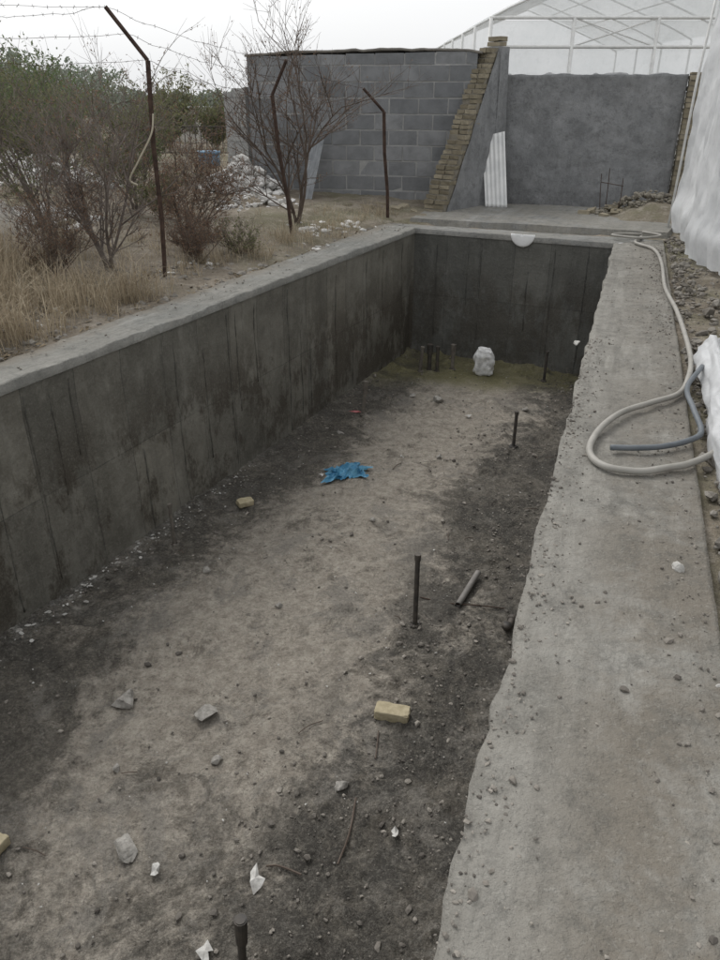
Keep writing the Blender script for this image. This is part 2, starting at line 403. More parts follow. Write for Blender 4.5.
# ------------------------------------------------------------ pipes standing in the floor
def stand(name,x,y,h,r=.014,lean=(0,0),collar=False,mat=MPIPE):
    m=MB(); z=floor_z(x,y)
    m.tube([(x,y,z-.03),(x+lean[0]*.5,y+lean[1]*.5,z+h*.5),(x+lean[0],y+lean[1],z+h)],r,12)
    m.tube([(x+lean[0]*.93,y+lean[1]*.93,z+h*.93),(x+lean[0],y+lean[1],z+h+.004)],r*1.3,12)
    if collar: m.tube([(x+lean[0]*.7,y+lean[1]*.7,z+h*.62),(x+lean[0],y+lean[1],z+h)],[r*1.4,r*1.6],12)
    for _ in range(10):
        a=U(0,6.28); m.rock((x+math.cos(a)*.03,y+math.sin(a)*.03,z+.008),U(.01,.022))
    m.obj(name,mat)
MP2=simple("weathered_pipe",(.09,.08,.07),(.20,.18,.155),18,.7,80,.3,.002)
stand("standing_pipe",.358,3.91,.54,.016,(0,0))
stand("standing_pipe",1.50,6.67,.37,.016)
stand("standing_pipe",2.22,8.60,.37,.017)
stand("standing_pipe",.03,7.41,.37,.018,(.03,0),True,MP2)
stand("standing_pipe",-1.42,4.88,.35,.013,(0,0),False,MP2)
stand("standing_pipe",1.15,8.95,.32,.022,(0,0),True,MP2)
stand("standing_pipe",.74,8.90,.32,.021,(.03,0),False,MP2)
stand("standing_pipe",.87,9.02,.33,.026,(0,0),True)
stand("standing_pipe",.96,8.95,.32,.021)
stand("standing_pipe",-.46,1.73,.36,.016,(.015,0),True)
m=MB(); z=floor_z(.75,4.2)+.03
m.tube([(.845,4.47,z+.01),(.66,4.10,z)],.021,14,cap=False); m.tube([(.845,4.47,z+.01),(.66,4.10,z)],.016,14,cap=False)
m.obj("loose_pipe",simple("grey_pipe",(.14,.135,.125),(.24,.225,.21),10,.6,50,.2,.003),True)
m=MB(); z=floor_z(.95,3.84)+.03
m.tube(smooth_path([(.99,3.92,z),(.96,3.86,z),(.935,3.82,z+.01),(.93,3.80,z+.05)],5),.024,12); m.tube([(.93,3.80,z+.035),(.93,3.80,z+.06)],.031,12); m.tube([(.985,3.91,z),(1.0,3.94,z)],.031,12)
m.obj("pipe_elbow",MPIPE,True)
m=MB(); z=floor_z(.7,4.1)+.016
m.tube(smooth_path([(.41,4.2,z),(.6,4.13,z),(.8,4.1,z+.005),(.976,4.07,z)],6),.004,6); m.obj("steel_wire",MRUST)
m=MB()
def twig(pts,r):
    m.tube(smooth_path([(x,y,floor_z(x,y)+dz) for x,y,dz in pts],5),r,5)
twig([(-.02,2.55,.02),(-.05,2.35,.015),(-.10,2.2,.01)],.005)
twig([(-.42,2.2,.012),(-.36,2.19,.02),(-.26,2.15,.02)],.005)
twig([(.1,2.98,.01),(.09,2.88,.012),(.08,2.8,.01)],.004)
for _ in range(14):
    y=U(1.6,7);x=xl(y)+(xr(y)-xl(y))*U(.1,.95);a=U(0,6.28);l=U(.05,.16); twig([(x,y,.01),(x+math.cos(a)*l*.5+U(-.01,.01),y+math.sin(a)*l*.5,.018),(x+math.cos(a)*l,y+math.sin(a)*l,.01)],U(.002,.004))
m.obj("twigs",MWOOD)
def crumple(name,x,y,z,sx,sy,h,mat,n=26,seed=0,ang=0):
    V=[]
    for j in range(n+1):
        for i in range(n+1):
            a=i/n*2-1;b=j/n*2-1; r=math.hypot(a,b)
            k=(1+.9*noise.noise(Vector((a*1.9+seed,b*1.9,0))))/max(1,r**.7)
            hh=h*max(0,1-r**1.5)*(.5+.9*noise.noise(Vector((a*2.2,b*2.2,seed))))+h*.9*abs(noise.noise(Vector((a*5,b*5,seed+3))))
            px=a*sx*k;py=b*sy*k
            V.append((x+px*math.cos(ang)-py*math.sin(ang),y+px*math.sin(ang)+py*math.cos(ang),z+max(.004,hh)))
    return mesh_obj(name,V,gridfaces(n,n),mat,False)
z=floor_z(-.13,6.07)
crumple("blue_plastic_bag",-.13,6.07,z+.01,.21,.13,.08,MBLUE,seed=3,ang=.3)
def sack(name,x,y,z,w,h,mat,seed=0):
    V=[];F=[];n=28;mm=18
    for j in range(mm+1):
        t=j/mm; prof=(math.sin(min(1,t*4+.55)*math.pi/2))*(1-.30*ss(.75,1,t))
        for i in range(n):
            a=i/n*2*math.pi; ca,sa=math.cos(a),math.sin(a); sqr=1/max(abs(ca),abs(sa))**.8
            k=(1+.22*noise.noise(Vector((ca*2+seed,sa*2,t*4))))*sqr
            V.append((x+ca*w*prof*k,y+sa*w*.6*prof*k,z+h*t*(1+.08*math.cos(a+seed))+.01*noise.noise(Vector((ca*4,sa*4,t*6)))))
    for j in range(mm):
        for i in range(n):
            F.append((j*n+i,j*n+(i+1)%n,(j+1)*n+(i+1)%n,(j+1)*n+i))
    F.append(tuple(mm*n+i for i in range(n)))
    return mesh_obj(name,V,F,mat,False)
MSACK=simple("printed_sack",(.45,.45,.45),(.86,.86,.85),18,.6,30,.5,.01)
sack("white_sack",1.52,8.82,-DEP,.115,.31,MSACK,4)
m=MB()
for x,y,s in((-.46,2.12,.045),(-.9,2.15,.025),(.163,2.34,.022),(-.62,1.8,.035),(1.15,7.4,.03),(-.35,6.05,.025),(.4,6.4,.02)):
    z=floor_z(x,y)+.02; i=len(m.v); k=8
    m.v.append(Vector((x,y,z+.015)))
    for a in range(k):
        an=a/k*6.283; m.v.append(Vector((x+math.cos(an)*s*U(.3,1.3),y+math.sin(an)*s*U(.4,1.6),z+U(-.008,.025))))
    for a in range(k): m.f.append((i,i+1+a,i+1+(a+1)%k))
m.obj("paper_scraps",simple("scrap",(.35,.34,.32),(.68,.67,.64),25))
crumple("red_wrapper",-.05,7.55,floor_z(-.05,7.55)+.005,.05,.03,.02,simple("red_wrap",(.35,.08,.08),(.5,.22,.22),12),10,seed=8)
bx,by=1.93,9.185; nx,ny=-.437,-.9
V=[];n=20;k=8
for j in range(k+1):
    ph=j/k*math.pi/2
    for i in range(n+1):
        th=math.pi+math.pi*i/n
        r=.145*math.cos(ph*.98); V.append((bx+.9*math.cos(th)*r+nx*(.03+.03*math.sin(ph)),by-.437*math.cos(th)*r+ny*(.03+.03*math.sin(ph)),.024+math.sin(th)*r))
o=mesh_obj("white_plastic_bowl",V,gridfaces(n,k),simple("bowl_white",(.84,.84,.84),(.90,.90,.90)),True); sm=o.modifiers.new("s","SOLIDIFY"); sm.thickness=.012
# ------------------------------------------------------------ hoses
m=MB(); h=.022
pts=[(3.3,9.15),(3.22,8.92),(3.05,8.6),(3.12,8.2),(2.95,7.5),(2.61,6.46),(2.42,5.7),(2.22,4.99),(2.06,4.5),(1.91,4.14),(1.76,3.9),(1.57,3.77),(1.36,3.62),(1.18,3.4),(1.07,3.16),(1.09,3.0),(1.22,2.94),(1.35,2.97),(1.48,3.02),(1.655,3.17),(1.78,3.4),(2.0,3.7)]
m.tube(smooth_path([(x+.012*fn(x,y,0,5,2),y,h+.004+.006*fn(x,y,0,3,2)) for x,y in pts],8),.016,12)
m.obj("garden_hose",MHOSE,True)
m=MB(); m.tube(smooth_path([(1.17,3.18,.03),(1.29,3.18,.028),(1.41,3.19,.03),(1.55,3.25,.03),(1.66,3.35,.035),(1.72,3.6,.05),(1.8,3.9,.06),(2.0,4.2,.08)],8),.014,12)
m.obj("garden_hose",MHOSE2,True)
m=MB(); m.tube(smooth_path([(3.25,9.0,.05),(3.05,8.98,.06),(2.9,8.95,.05),(3.15,8.7,.06),(3.4,8.8,.07),(3.3,9.1,.06)],8),.013,8)
m.obj("garden_hose",MHOSE,True)
# ------------------------------------------------------------ gravel on rims
m=MB()
for _ in range(2600):
    y=U(.3,8.6); a=xr(y)-.01; b=1.15+.335*(y-2.03)
    q=R()
    s=abs(random.gauss(0,.12)) if q<.62 and y<5 else (1-abs(random.gauss(0,.15)) if q<.85 else R())
    if not 0<s<1: continue
    x=a+(b-a)*s; r=min(.016,.0018+random.expovariate(1/.0022)); m.rock((x,y,fn(x,y,0,1.5,3)*.014+.002),r)
m.obj("rim_gravel",MPEB)
m=MB()
for _ in range(1300):
    y=U(2.0,9.3); x=1.22+.335*(y-2.03)+U(0,.8)*R(); r=.004+random.expovariate(1/.009); r=min(r,.06)
    m.rock((x,y,-.02+r*.3),r)
m.obj("rubble_strip",MROCK)
for x,y,r in((1.13,2.22,.018),(1.02,1.62,.010),(1.45,4.9,.02)): rock_obj("rock",x,y,r,MCR,z=.0)
m=MB()
for _ in range(2600):
    y=U(3.5,10.3); x=xl(y)-.50-abs(random.gauss(0,.6)) if R()<.93 else xl(y)-U(.1,.5)
    on=x>xl(y)-.5
    r=min(.012 if on else .05,.004+random.expovariate(1/(.003 if on else .010))); m.rock((x,y,.004 if on else gl(x,y)+.01),r)
m.obj("bank_stones",MROCK)
m=MB()
for _ in range(9000):
    y=U(4.0,13); x=xl(y)-.48-abs(random.gauss(0,1.1)); z=gl(x,y)+U(.002,.02)
    a=Vector((U(-1,1),U(-1,1),U(-.4,.4))).normalized(); b=a.cross(Vector((U(-.4,.4),U(-.4,.4),1))).normalized(); l=U(.006,.03)
    m.quad(Vector((x,y,z)),a*l,b*l*U(.08,.5))
m.obj("leaf_litter",MLIT)
def pile(name,cx,cy,rx,ry,h,n,r0,r1,mat):
    m=MB()
    for _ in range(n):
        a=U(0,6.28);q=math.sqrt(R()); x=cx+math.cos(a)*q*rx;y=cy+math.sin(a)*q*ry
        m.rock((x,y,gl(x,y)+h*(1-q)*R()**.5),(r0+(r1-r0)*R()**2.2)*(1.2-q*.5))
    return m.obj(name,mat)
pile("white_rubble_pile",-1.75,12.0,.65,.5,.45,420,.02,.14,MRUB)
pile("white_rubble_pile",-1.3,10.9,.7,.6,.14,220,.015,.09,MRUB)
pile("white_rubble_pile",-4.7,11.5,1.3,.7,.45,300,.03,.19,MRUB)
pile("white_rubble_pile",-.65,9.6,.5,.5,.06,120,.012,.08,MRUB)
pile("white_rubble_pile",-3.9,9.3,.8,.5,.2,160,.02,.13,MRUB)
pile("white_rubble_pile",-.45,8.5,.4,.3,.03,60,.01,.06,MRUB)
pile("white_rubble_pile",-1.5,7.3,.5,.4,.03,40,.01,.06,MRUB)
pile("white_rubble_pile",-2.5,5.6,.5,.4,.02,25,.01,.05,MRUB)
pile("white_rubble_pile",-.1,9.9,.3,.3,.05,50,.01,.07,MRUB)
pile("brick_rubble_pile",3.85,10.75,.95,.3,.18,420,.01,.06,MMUD)
m=MB()
for _ in range(18):
    a=U(0,6.28);q=math.sqrt(R());x=3.8+math.cos(a)*q*.85;y=10.7+math.sin(a)*q*.35
    m.box((x,y,.04+.13*(1-q)),(.2*U(.4,1),.1,.055),Matrix.Rotation(U(0,6.28),3,'Z')@Matrix.Rotation(U(-.7,.7),3,'X'),.006)
for x,y in((-.2,10.9),(.1,11.0),(.5,11.15),(.75,11.0),(.3,11.4),(.62,11.3)):
    m.box((x,y,gl(x,y)+.06),(.2,.1,.06),Matrix.Rotation(U(0,3),3,'Z')@Matrix.Rotation(U(-.4,.4),3,'X'),.004)
m.obj("broken_bricks",MYB)
V=[]
for j in range(33):
    for i in range(33):
        a=i/16-1;b=j/16-1; q=math.hypot(a,b); x=-3.75+a*.8;y=7.35+b*.6
        V.append((x,y,gl(x,y)-.05+.5*max(0,1-q*q)*(1+.35*fn(a,b,0,2,3))))
mesh_obj("sand_heap",V,gridfaces(32,32),m_conc("pale_sand",(.38,.36,.33),(.52,.50,.46),(.38,.35,.30),.3,seed=50),True)
# ------------------------------------------------------------ block building
def courses(m,p0,p1,h0,h1,L,H,T,gap,zb=0,jit=.002,skip=0,depth=.004):
    d=(p1-p0);len_=d.length;d=d/len_; ang=math.atan2(d.y,d.x); M=Matrix.Rotation(ang,3,'Z'); row=0;z=zb
    while True:
        if z>max(h0,h1): break
        s=-(row%2)*L/2
        while s<len_:
            a=max(0,s);b=min(len_,s+L)
            if b-a>.04:
                mid=(a+b)/2; top=h0+(h1-h0)*mid/len_
                hh=min(H,top-z)
                if hh>.03 and R()>=skip:
                    c=p0+d*mid; m.box((c.x,c.y,z+hh/2),(b-a-gap,T+U(-depth,depth),hh-gap),M,jit)
            s+=L
        row+=1;z+=H
bld=empty("block_building")
P0=Vector((-1.62,12.45));P1=Vector((1.62,11.75))
m=MB();courses(m,P0,P1,1.97,2.02,.42,.205,.2,.020,jit=.005,depth=.008);m.obj("front_wall_blocks",MBLK,parent=bld)
m=MB();d=(P1-P0).normalized();c=(P0+P1)/2
def slab(mb,p0,p1,z0,z1a,z1b,T):
    d=(p1-p0).normalized();n=Vector((-d.y,d.x))*T/2; i=len(mb.v)
    for p,zt in((p0,z1a),(p1,z1b)):
        for s in(-1,1):
            q=p+n*s; mb.v.append(Vector((q.x,q.y,z0))); mb.v.append(Vector((q.x,q.y,zt)))
    for q in((0,1,3,2),(4,6,7,5),(0,4,5,1),(2,3,7,6),(0,2,6,4),(1,5,7,3)): mb.f.append(tuple(i+k for k in q))
slab(m,P0+d*.01,P1-d*.01,-.1,1.95,2.0,.186); 
n_=Vector((-d.y,d.x)); Q0=P0+n_*3.5+d*.25; Q1=P1+n_*3.5
slab(m,P0+n_*.11+d*.1,Q0,-.1,1.94,1.8,.18);slab(m,P1+n_*.11-d*.1,Q1-d*.1,-.1,1.98,1.8,.18);slab(m,Q0,Q1,-.1,1.79,1.79,.17)
m.obj("mortar_and_rear_walls",MMOR,parent=bld)
m=MB();courses(m,Q0+d*-.11,P0+n_*.12+d*-.0,1.8,1.95,.42,.205,.03,.016);m.obj("side_wall_blocks",MBLK,parent=bld)
V=[]
A=P0-d*.02-n_*.105;B=P1+d*.05-n_*.105;Cq=Q1+d*.05;Dq=Q0-d*.1
for s,t,p in quadgrid(A,B,Cq,Dq,60,12):
    V.append((p.x+.01*fn(p.x,0,3,4,3),p.y+.012*fn(p.x,1,3,5,3),1.998+.05*math.sin(s*math.pi*.9)+fn(p.x,p.y,0,3,4)*.02-.15*t))
o=mesh_obj("roof_slab",V,gridfaces(60,12),simple("roof_mud",(.15,.14,.13),(.24,.225,.20),6),True,bld);sm=o.modifiers.new("s","SOLIDIFY");sm.thickness=.03
lw=empty("low_block_wall")
m=MB();courses(m,Vector((-2.05,13.1)),Vector((-1.66,12.75)),1.5,1.6,.42,.205,.2,.016);m.obj("blocks",MMOR,parent=lw)
m=MB();slab(m,Vector((-2.04,13.09)),Vector((-1.67,12.76)),0,1.48,1.58,.18);m.obj("mortar",MMOR,parent=lw)
# ------------------------------------------------------------ sloped brick buttress
but=empty("brick_buttress")
m=MB();core=MB();z=0;row=0
g0=Vector((.98,10.95));g1=Vector((1.72,11.72));dd=(Vector((1.95,12.0))-g0).normalized();a_=math.atan2(dd.y,dd.x);M=Matrix.Rotation(a_,3,'Z');perp=Vector((-dd.y,dd.x))
end=Vector((1.98,12.02))
while z<2.0:
    f=z/2.0; st=g0.lerp(g1,f)+dd*U(-.03,.03)
    wt=.36-.14*f
    for k in range(2):
        w=wt/2; off=(k-.5)*w
        for q in range(2):
            if R()<.05: continue
            c=st+perp*(off+U(-.01,.01))+dd*(.06+q*.12+U(-.012,.012)); m.box((c.x,c.y,z+.03),(.112,w-.014,.048),M,.007)
    mid=(st+dd*.02+end)/2; L=(end-st-dd*.02).length
    core.box((mid.x,mid.y,z+.031),(L,wt-.02,.0622),M)
    z+=.062;row+=1
m.obj("brick_face",MYB,parent=but); core.obj("plastered_core",MMUD,parent=but)
m=MB(); m.box((1.88,11.9,1.03),(.2,.3,2.06),M); m.obj("plastered_pier",MPL,parent=but)
V=[];nu,nv=24,32
for j in range(nv+1):
    f=j/nv; st=g0.lerp(g1,f)+dd*.10+dd*.02*fn(f,0,0,6,2); wt=.36-.14*f
    for i in range(nu+1):
        p=st.lerp(end,i/nu)-perp*(wt/2+.012+.006*fn(i/nu,f,0,3,3)); V.append((p.x,p.y,2.0*f))
mesh_obj("plaster_flank",V,gridfaces(nu,nv),MPL,True,but)
m=MB()
for k in range(2): m.box((1.88+U(-.02,.02),11.9,2.095+k*.062),(.17,.2,.052),M,.005)
m.obj("top_bricks",MYB,parent=but)
# ------------------------------------------------------------ plastered boundary wall
bw=empty("plastered_boundary_wall")
A=Vector((1.93,12.05));B=Vector((4.42,11.45)); L=(B-A).length;d=(B-A)/L;nr=Vector((d.y,-d.x));V=[]
nu,nv=90,50
for j in range(nv+1):
    for i in range(nu+1):
        s=i/nu*L;z=-.1+1.83*j/nv; p=A+d*s+nr*(fn(s,z,3,1.2,4)*.035+fn(s,z,8,7,3)*.010)
        V.append((p.x,p.y,z+(.02*fn(s,0,0,3,3) if j==nv else 0)))
o=mesh_obj("plaster_face",V,gridfaces(nu,nv),MPL,True,bw);sm=o.modifiers.new("s","SOLIDIFY");sm.thickness=.2;sm.offset=-1
m=MB();courses(m,B+d*.01,B+d*.30,1.75,1.75,.21,.066,.2,.012,jit=.006,depth=.03);m.obj("brick_end",MYB,parent=bw)
m=MB();slab(m,B+d*.02,B+d*.28,-.05,1.72,1.72,.17);m.obj("brick_end_mortar",MMUD,parent=bw)
m=MB();slab(m,B+d*.3,B+d*3.5,-.05,1.7,1.7,.2);m.obj("wall_continuation",MPL,parent=bw)
def corr(name,bx,by,bz,w,h,leanx,leany,ang,mat,amp=.008,per=.06,rot=0):
    V=[];nu,nv=40,20;ux,uy=math.cos(ang),math.sin(ang)
    for j in range(nv+1):
        for i in range(nu+1):
            s=(i/nu-.5)*w;t=j/nv; hh=h*t*(1+.08*(i/nu)) ; off=amp*math.sin(s/per*6.283)
            V.append((bx+ux*s+leanx*t+uy*off+rot*t*ux,by+uy*s+leany*t-ux*off,bz+hh))
    o=mesh_obj(name,V,gridfaces(nu,nv),mat,True);sm=o.modifiers.new("s","SOLIDIFY");sm.thickness=.003
corr("white_corrugated_sheet",1.95,11.33,.05,.31,.90,-.06,.35,-.3,MWHITE)
corr("grey_corrugated_sheet",-.80,11.5,gl(-.8,11.5),.20,.74,.18,.5,-.2,simple("galvanised",(.18,.19,.20),(.27,.28,.29),8,.6,40,.1,.003,metal=.2),.012,.08)
m=MB()
for x,y,h in((3.25,10.7,.50),(3.45,10.6,.45),(3.38,10.9,.55)): m.tube([(x,y,.05),(x+U(-.03,.03),y,.05+h*.5),(x+U(-.05,.05),y,.05+h)],.005,6)
m.tube([(3.2,10.65,.45),(3.5,10.65,.40)],.005,6)
m.obj("rebar_cage",MRUST)
# ------------------------------------------------------------ greenhouse behind + side
gh=empty("greenhouse")
m=MB(); y0=13.5
for x in(2.02,3.3,4.6,5.9,7.2): m.tube([(x,y0,0),(x,y0,2.53)],.03,8)
for z in(2.53,2.14,1.2): m.tube([(2.0,y0,z),(7.2,y0,z)],.025,8)
m.tube([(3.3,y0,2.14),(4.6,y0,2.53)],.012,6);m.tube([(4.6,y0,2.14),(3.3,y0,2.53)],.01,6)
cx,hw=4.62,2.6
def gable(y,n=20,r=1.0): return [(cx-hw+2*hw*k/n,y,2.53+r*(1-abs(1-2*k/n))**.9) for k in range(n+1)]
for k in range(7): m.tube(gable(y0+k*1.8),.018,8)
for k in range(3,18,3):
    p=gable(y0)[k]; m.tube([p,(p[0],y0+10.8,p[2])],.015,6)
for x in(2.02,7.22):
    for k in range(1,7): m.tube([(x,y0+k*1.8,0),(x,y0+k*1.8,2.53)],.025,8)
m.obj("frame",MFRAME,True,gh)
a=gable(y0,24);V=[];NB=24
for j in range(NB+1):
    for i in range(25):
        p=a[i];V.append((p[0],y0+10.8*j/NB,p[2]+.03*fn(p[0],y0+j,0,2,2)+.03))
mesh_obj("roof_film",V,gridfaces(24,NB),MFILM,True,gh)
V=[];nu,nv=80,40
for j in range(nv+1):
    for i in range(nu+1):
        x=2.0+5.2*i/nu;z=2.5*j/nv;V.append((x,y0+.05+.035*fn(x,z,0,2.5,3),z))
mesh_obj("end_film",V,gridfaces(nu,nv),MFILM,True,gh)
a=gable(y0+.05,24,.98); V=[(cx,y0+.06,2.53)]+a; F=[(0,i+1,i+2) for i in range(24)]
mesh_obj("gable_film",V,F,MFILM,False,gh)
V=[]
for j in range(13):
    for i in range(25): V.append((2.0,y0+10.8*i/24,2.5*j/12))
mesh_obj("side_film",V,gridfaces(24,12),MFILM,True,gh)
sg=empty("greenhouse_side_cover")
base=smooth_path([(3.86,9.6,0),(3.68,8.7,0),(3.40,7.8,0),(3.36,7.0,0),(3.22,6.2,0),(2.95,5.3,0),(2.45,4.1,0),(2.05,2.9,0),(1.72,1.8,0),(1.5,.8,0)],20)
V=[];nu=len(base)-1;nv=80
for j in range(nv+1):
    t=j/nv
    for i,p in enumerate(base):
        z=.02+2.7*t; tan=(base[min(i+1,nu)]-base[max(i-1,0)]).normalized(); n=Vector((tan.y,-tan.x,0))
        if n.x>0: n=-n
        s=i/nu*9
        off=.05*fn(s*.9,z*.45,2,1,3)+.10*abs(noise.noise(Vector((s*3.2+z*.5,z*.5,7))))+.05*abs(noise.noise(Vector((s*8-z*1.2,z*.9,5))))+.02*noise.noise(Vector((s*6,z*5,1)))+.05*math.exp(-((t-.08)/.06)**2)
        V.append((p.x+n.x*off+.06*t,p.y+n.y*off,z+(.05*fn(s,0,0,2,3) if j==0 else 0)))
mesh_obj("plastic_sheet",V,gridfaces(nu,nv),MTARP,True,sg)
m=MB()
for i in range(0,nu,24): p=base[i]; m.tube([(p.x+.12,p.y,0),(p.x+.2,p.y,2.8)],.025,8)
p=base[0]; m.tube([(p.x-.09,p.y-.02,0),(p.x-.06,p.y-.02,1.6),(p.x+.02,p.y,2.9)],.015,8)
m.obj("posts",MFRAME,True,sg)
V=[];F=[];nr_=40
path=smooth_path([(2.26,4.8,0),(2.06,4.15,0),(1.84,3.5,0),(1.62,2.85,0),(1.44,2.25,0),(1.34,1.9,0)],26);L_=len(path)
for i,p in enumerate(path):
    e=min(1,min(i,L_-1-i)/14+.15)*(.85+.5*noise.noise(Vector((p.y*1.7,0,0))))
    for k in range(nr_):
        a=k/nr_*2*math.pi; ca,sa=math.cos(a),math.sin(a)
        rr=1+.4*noise.noise(Vector((p.y*2.5,ca*1.2,sa*1.2)))+.55*abs(noise.noise(Vector((p.y*3,ca*3,sa*3))))+.15*abs(noise.noise(Vector((p.y*9,ca*6,sa*6))))
        V.append((p.x+.02+ca*.10*rr*e,p.y,max(-.03,.05+sa*.11*rr*e)))
for i in range(L_-1):
    for k in range(nr_): F.append((i*nr_+k,i*nr_+(k+1)%nr_,(i+1)*nr_+(k+1)%nr_,(i+1)*nr_+k))
mesh_obj("bundled_plastic_tarp",V,F,MTARP,True)
# ------------------------------------------------------------ fence posts & barbed wire
fp=[]
def post(bx,by,top,tip):
    m=MB(); z=gl(bx,by)-.1
    m.tube([(bx,by,z),((bx*2+top[0])/3+.012,by,(z*2+top[2])/3),((bx+top[0]*2)/3-.01,by,(z+top[2]*2)/3),top],.022,6)
    m.tube([top,((top[0]+tip[0])/2,(top[1]+tip[1])/2,(top[2]+tip[2])/2),tip],.018,6)
    m.obj("rusty_fence_post",MRUST); fp.append((Vector((bx,by,0)),Vector(top),Vector(tip)))
post(-3.35,3.6,(-3.3,3.6,1.75),(-3.55,3.6,2.05))
post(-1.76,6.84,(-1.69,6.84,1.73),(-1.96,6.8,2.09))
post(-.77,8.92,(-.93,8.92,1.48),(-.76,8.85,1.80))
post(.37,10.44,(.30,10.44,1.29),(.04,10.4,1.55))
m=MB()
def wire(a,b,sag,barb=True):
    L=(b-a).length;n=24;pts=[]
    for i in range(n+1):
        t=i/n;p=a.lerp(b,t);p.z-=sag*4*t*(1-t);p+=Vector((.01*noise.noise(Vector((t*9,a.x,0))),0,.03*noise.noise(Vector((t*11,a.z,3)))));pts.append(p)
    m.tube(pts,.0018,4)
    if barb:
        k=0
        while k<L:
            t=k/L;i=min(n-1,int(t*n));p=pts[i].lerp(pts[i+1],t*n-i)
            for _ in range(2):
                v=Vector((U(-1,1),U(-1,1),U(-1,1))).normalized()*.016; m.tube([p-v,p+v],.0012,3)
            k+=.13
for i in range(3):
    for fr in(0,.5,1.0):
        a=fp[i][1].lerp(fp[i][2],fr);b=fp[i+1][1].lerp(fp[i+1][2],fr); wire(a,b,U(.02,.12))
a=fp[1];b=fp[2]
wire(a[0]+Vector((0,0,1.1)),b[0]+Vector((-.08,0,.8)),.05)
wire(fp[1][2],Vector((-4.5,8.5,2.3)),.1)
pts=[]
for k in range(60):
    t=k/60; an=t*14; pts.append(Vector((-1.95+.22*math.cos(an)*(1-.3*t),6.9+.05*math.sin(an*1.3),1.25-.35*t+.28*math.sin(an)*.8)))
m.tube(pts,.0018,4)
m.obj("barbed_wire",MRUST)
m=MB(); m.tube(smooth_path([(-1.69,6.82,1.35),(-1.72,6.8,1.2),(-1.85,6.8,1.0),(-1.95,6.82,.85),(-1.9,6.85,.8)],6),.008,6); m.obj("rope",simple("rope",(.4,.36,.28),(.5,.46,.36),20))
# ------------------------------------------------------------ vegetation
def plant(name,bx,by,H,spread,levels,nb,leafn,leafs,mw,ml,stems=4,r0=.02,up=.55,curv=.25):
    par=empty(name); w=MB();lf=MB(); tips=[]
    def br(p,d,L,r,lev):
        n=5;pts=[p];q=p.copy();dd=d.copy()
        for k in range(n):
            dd=(dd+Vector((U(-1,1),U(-1,1),U(-.5,.8)))*curv*.5).normalized(); q=q+dd*L/n; pts.append(q.copy())
        w.tube(pts,[r*(1-.5*k/n) for k in range(n+1)],5 if lev<2 else 3,cap=False)
        if lev>=levels-2: tips.append((pts,lev))
        if lev<levels:
            for k in range(nb):
                i=random.randint(1,n); c=pts[i]
                nd=(dd*up+Vector((U(-1,1),U(-1,1),U(-.35,.9)))*.75).normalized()
                br(c,nd,L*U(.5,.8),max(.0014,r*.55),lev+1)
    for s in range(stems):
        a=U(0,6.28); d=Vector((math.cos(a)*spread,math.sin(a)*spread,1)).normalized()
        br(Vector((bx+U(-.05,.05),by+U(-.05,.05),gl(bx,by)-.03)),d,H*U(.4,.6),r0*U(.7,1.1),0)
    for _ in range(leafn):
        pts,lev=random.choice(tips); k=random.randint(0,4); c=pts[k].lerp(pts[k+1],R())+Vector((U(-1,1),U(-1,1),U(-1,1)))*.02
        a=Vector((U(-1,1),U(-1,1),U(-1,1))).normalized(); b=a.orthogonal().normalized(); s=leafs*U(.5,1.3)
        i=len(lf.v); lf.v+=[c,c+a*s+b*s*.4,c+a*s*2.1,c+a*s-b*s*.4]; lf.f.append((i,i+1,i+2,i+3))
    w.obj("branches",mw,parent=par); 
    if leafn: lf.obj("leaves",ml,parent=par)
plant("bare_shrub",-2.35,7.15,2.0,.45,4,4,1900,.012,MWOOD2,MLR2,5,.020)
plant("bare_shrub",-3.3,8.3,2.2,.5,4,4,6500,.016,MWOOD2,MLG,5,.020)
plant("bare_shrub",-4.6,9.5,2.4,.5,4,4,6500,.019,MWOOD2,MLG,5,.020)
plant("bare_shrub",-2.9,10.2,1.6,.5,4,4,4600,.018,MWOOD2,MLG,5,.018)
plant("bare_shrub",-.78,9.75,2.0,.28,4,4,1500,.013,MWOOD,MLR2,4,.022,.7)
plant("reddish_shrub",-1.85,8.3,1.2,.7,4,4,5500,.013,MWOOD,MLR2,7,.010)
plant("reddish_shrub",-1.55,7.5,.6,.9,4,4,2600,.011,MWOOD,MLR2,6,.008)
plant("reddish_shrub",-2.7,6.6,.8,.8,4,4,2500,.011,MWOOD,MLR2,7,.009)
plant("green_weed",-1.2,7.9,.45,.8,3,4,700,.014,MWOOD,MLG,7,.006)
plant("green_weed",-3.6,6.4,.55,.8,3,4,900,.014,MWOOD,MLGR,7,.006)
plant("green_weed",-2.4,9.4,.8,.8,3,4,1500,.02,MWOOD,MLG,7,.006)
plant("green_weed",-3.4,11.6,1.0,.9,3,4,2200,.022,MWOOD,MLGR,7,.006)
for x,y,hh in((-6.2,16,1.9),(-4.6,18,1.6),(-7.6,19,2.3),(-5.4,23,1.8),(-9.5,21,2.6),(-4.0,22.5,1.4),(-7.4,14.5,2.0)):
    plant("green_bush",x,y,hh,.7,3,5,4200,.045,MWOOD2,MLGR if R()<.5 else MLG,7,.02)
